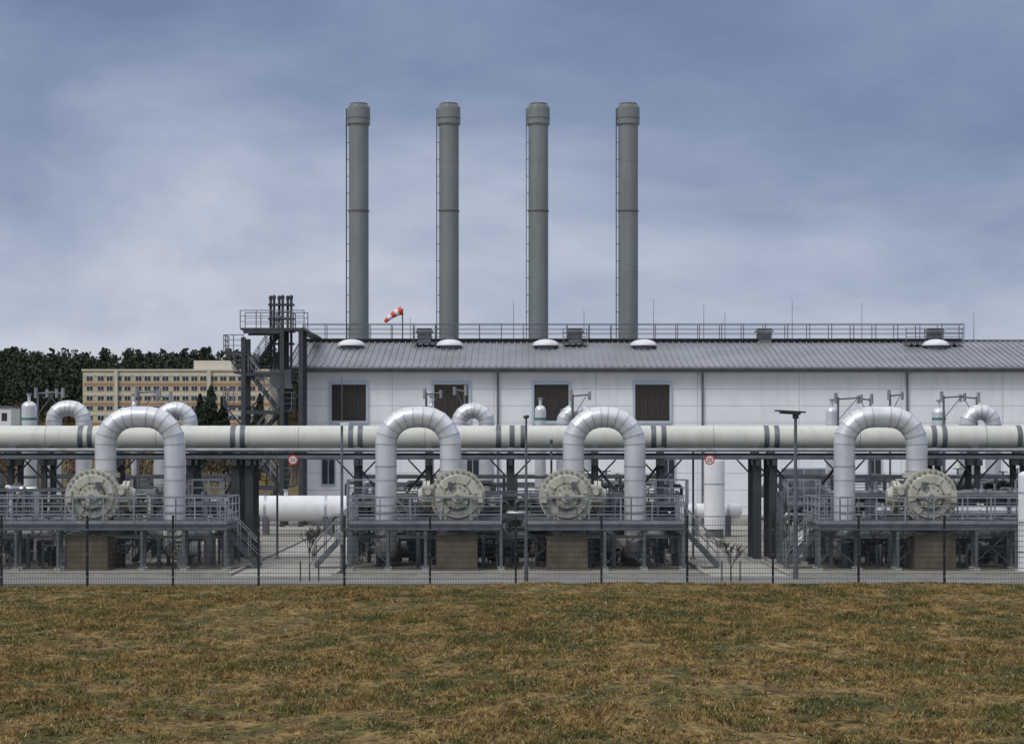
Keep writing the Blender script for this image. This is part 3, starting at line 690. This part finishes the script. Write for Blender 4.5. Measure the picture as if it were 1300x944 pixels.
for k in range(5): b.box(gx(-50+13*k,d),gx(-43+13*k,d),d-.06,d-.01,gz(534,d),gz(524,d),'glass')
b.finish('site_building')

# ------------------------------------------------------------------ trees
def crowd(name,n,X0,X1,Y0,Y1,h0,h1,nq,size,mats,conic=.5):
    Q=[];MI=[]
    for i in range(n):
        x=rng.uniform(X0,X1);y=rng.uniform(Y0,Y1);g=float(height(x,y)); h=rng.uniform(h0,h1); w=h*rng.uniform(.16,.27)
        t=rng.beta(1.6,1.3,nq); a=rng.uniform(0,6.283,nq)
        prof=np.where(t<.25,t/.25,1-(t-.25)/.75*(.55+conic*.45)) ; lump=1+.35*np.sin(a*3+i)+.25*np.sin(t*14+i)
        rr=w*prof*lump*np.sqrt(rng.uniform(.25,1,nq))
        C=np.stack([x+rr*np.cos(a),y+rr*np.sin(a),g+h*(.18+.82*t)],1)
        q=leafquads(C,size*h/14); Q.append(q); MI.append(np.zeros(nq,int))
        tw=.02*h
        for ang in (0,1.57):
            c,s_=math.cos(ang)*tw,math.sin(ang)*tw
            Q.append(np.array([[[x-c,y-s_,g-1],[x+c,y+s_,g-1],[x+c*.3,y+s_*.3,g+h*.9],[x-c*.3,y-s_*.3,g+h*.9]]])); MI.append(np.ones(1,int))
    return quadmesh(name,np.concatenate(Q),mats,mi=np.concatenate(MI).astype(np.int32))
crowd('distant_forest',1700,-330,60,635,730,12,15.5,200,.5,['pine','bark'],.4)
crowd('distant_forest',260,-330,-150,470,520,8,13,180,.45,['pine','bark'],.7)
crowd('bare_woodland',260,-260,-112,420,500,6,11.5,130,.38,['brown','bark'],.3)
crowd('bare_woodland',150,-90,-22,230,300,2.5,5,130,.5,['brown','bark'],.2)
def pine(px,d,ztop,w,seed):
    x=gx(px,d); g=float(height(x,d)); h=ztop-g; n=6000
    t=rng.beta(1.3,1.2,n); a=rng.uniform(0,6.283,n)
    layer=np.abs(np.sin(t*22+np.sin(a*2)*.8)); rr=w*(1-t)**.7*(.55+.45*layer)*np.sqrt(rng.uniform(.2,1,n))*(1+.3*np.sin(a*3+t*6))
    C=np.stack([x+rr*np.cos(a),d+rr*np.sin(a),g+h*(.08+.92*t)],1); q=leafquads(C,np.full(n,.17))
    Q=[q]
    for ang in (0,.8,1.57,2.4):
        c,s_=math.cos(ang)*.18,math.sin(ang)*.18; Q.append(np.array([[[x-c,d-s_,g-.5],[x+c,d+s_,g-.5],[x+c*.1,d+s_*.1,g+h],[x-c*.1,d-s_*.1,g+h]]]))
    quadmesh('pine_tree',np.concatenate(Q),['pine','bark'],mi=np.concatenate([np.zeros(n),np.ones(4)]).astype(np.int32))
pine(268,300,gz(489,300),2.6,1); pine(254,310,gz(500,310),2.0,2); pine(284,306,gz(503,306),2.0,3); pine(330,300,gz(500,300),2.,4)

# ------------------------------------------------------------------ world
sunv=Vector((-.55,-.62,.95)).normalized()
w=bpy.data.worlds.new('World'); scene.world=w; w.use_nodes=True; nt=w.node_tree; bg=nt.nodes['Background']
sky=N(nt,'ShaderNodeTexSky',sky_type='NISHITA'); sky.sun_disc=False
sky.sun_elevation=math.asin(sunv.z); sky.sun_rotation=math.atan2(sunv.x,sunv.y)
tc=N(nt,'ShaderNodeTexCoord'); sp=N(nt,'ShaderNodeSeparateXYZ'); nt.links.new(tc.outputs['Generated'],sp.inputs[0])
def mth(op,a,b_=None,c=None):
    n=N(nt,'ShaderNodeMath',operation=op)
    for i,v in enumerate((a,b_,c)):
        if v is None: continue
        if isinstance(v,(int,float)): n.inputs[i].default_value=v
        else: nt.links.new(v,n.inputs[i])
    return n.outputs[0]
def wn(scale,st,detail,wv,dist=0,rough=.5):
    mp=N(nt,'ShaderNodeMapping'); mp.inputs['Scale'].default_value=st; mp.inputs['Rotation'].default_value=(0,math.radians(8),0); nt.links.new(tc.outputs['Generated'],mp.inputs['Vector'])
    n=N(nt,'ShaderNodeTexNoise',noise_dimensions='4D'); n.inputs['Scale'].default_value=scale; n.inputs['Detail'].default_value=detail; n.inputs['W'].default_value=wv; n.inputs['Distortion'].default_value=dist; n.inputs['Roughness'].default_value=rough
    nt.links.new(mp.outputs[0],n.inputs['Vector']); return n.outputs[0]
n1=wn(3.6,(1,1,2.6),6,3.1,.4,.55); n2=wn(11,(1,1,2.4),5,1.7,.3,.55)
fac=mth('MULTIPLY_ADD',sp.outputs[2],4.2,0.04)
fac=mth('ADD',fac,mth('MULTIPLY',mth('SUBTRACT',n1,.5),2.1))
fac=mth('ADD',fac,mth('MULTIPLY',mth('SUBTRACT',n2,.5),.5))
fac=mth('ADD',fac,mth('MULTIPLY',sp.outputs[0],.6))
cr=N(nt,'ShaderNodeValToRGB'); e=cr.color_ramp.elements
e[0].position=0.05; e[0].color=(.57,.605,.70,1); e[1].position=1.0; e[1].color=(.165,.22,.37,1)
k=e.new(.40); k.color=(.37,.425,.565,1); k=e.new(.72); k.color=(.235,.292,.445,1)
nt.links.new(fac,cr.inputs[0])
zen=N(nt,'ShaderNodeMapRange',interpolation_type='SMOOTHSTEP'); zen.inputs[1].default_value=.24; zen.inputs[2].default_value=.75
nt.links.new(sp.outputs[2],zen.inputs[0])
col=mix(nt,zen.outputs[0],cr.outputs[0],(1.0,1.03,1.09))
sk=mix(nt,1.0,sky.outputs[0],(.09,.09,.09),'MULTIPLY')
col=mix(nt,.92,sk,col)
nt.links.new(col,bg.inputs[0]); bg.inputs[1].default_value=1.0
sl=bpy.data.lights.new('sun','SUN'); sl.energy=1.5; sl.angle=math.radians(22); sl.color=(1,.96,.9)
so=bpy.data.objects.new('sun',sl); so.rotation_euler=(-sunv).to_track_quat('-Z','Y').to_euler(); so.location=(0,0,60); scene.collection.objects.link(so)

cam=bpy.data.cameras.new('camera'); co=bpy.data.objects.new('camera',cam); co.location=(0,0,CH); co.rotation_euler=(math.radians(90),0,0)
cam.sensor_width=36; cam.lens=F/1300*36; cam.shift_y=(HY-472)/1300; cam.clip_start=.5; cam.clip_end=8000
scene.collection.objects.link(co); scene.camera=co
scene.view_settings.view_transform='Standard'; scene.view_settings.look='None'; scene.view_settings.exposure=0
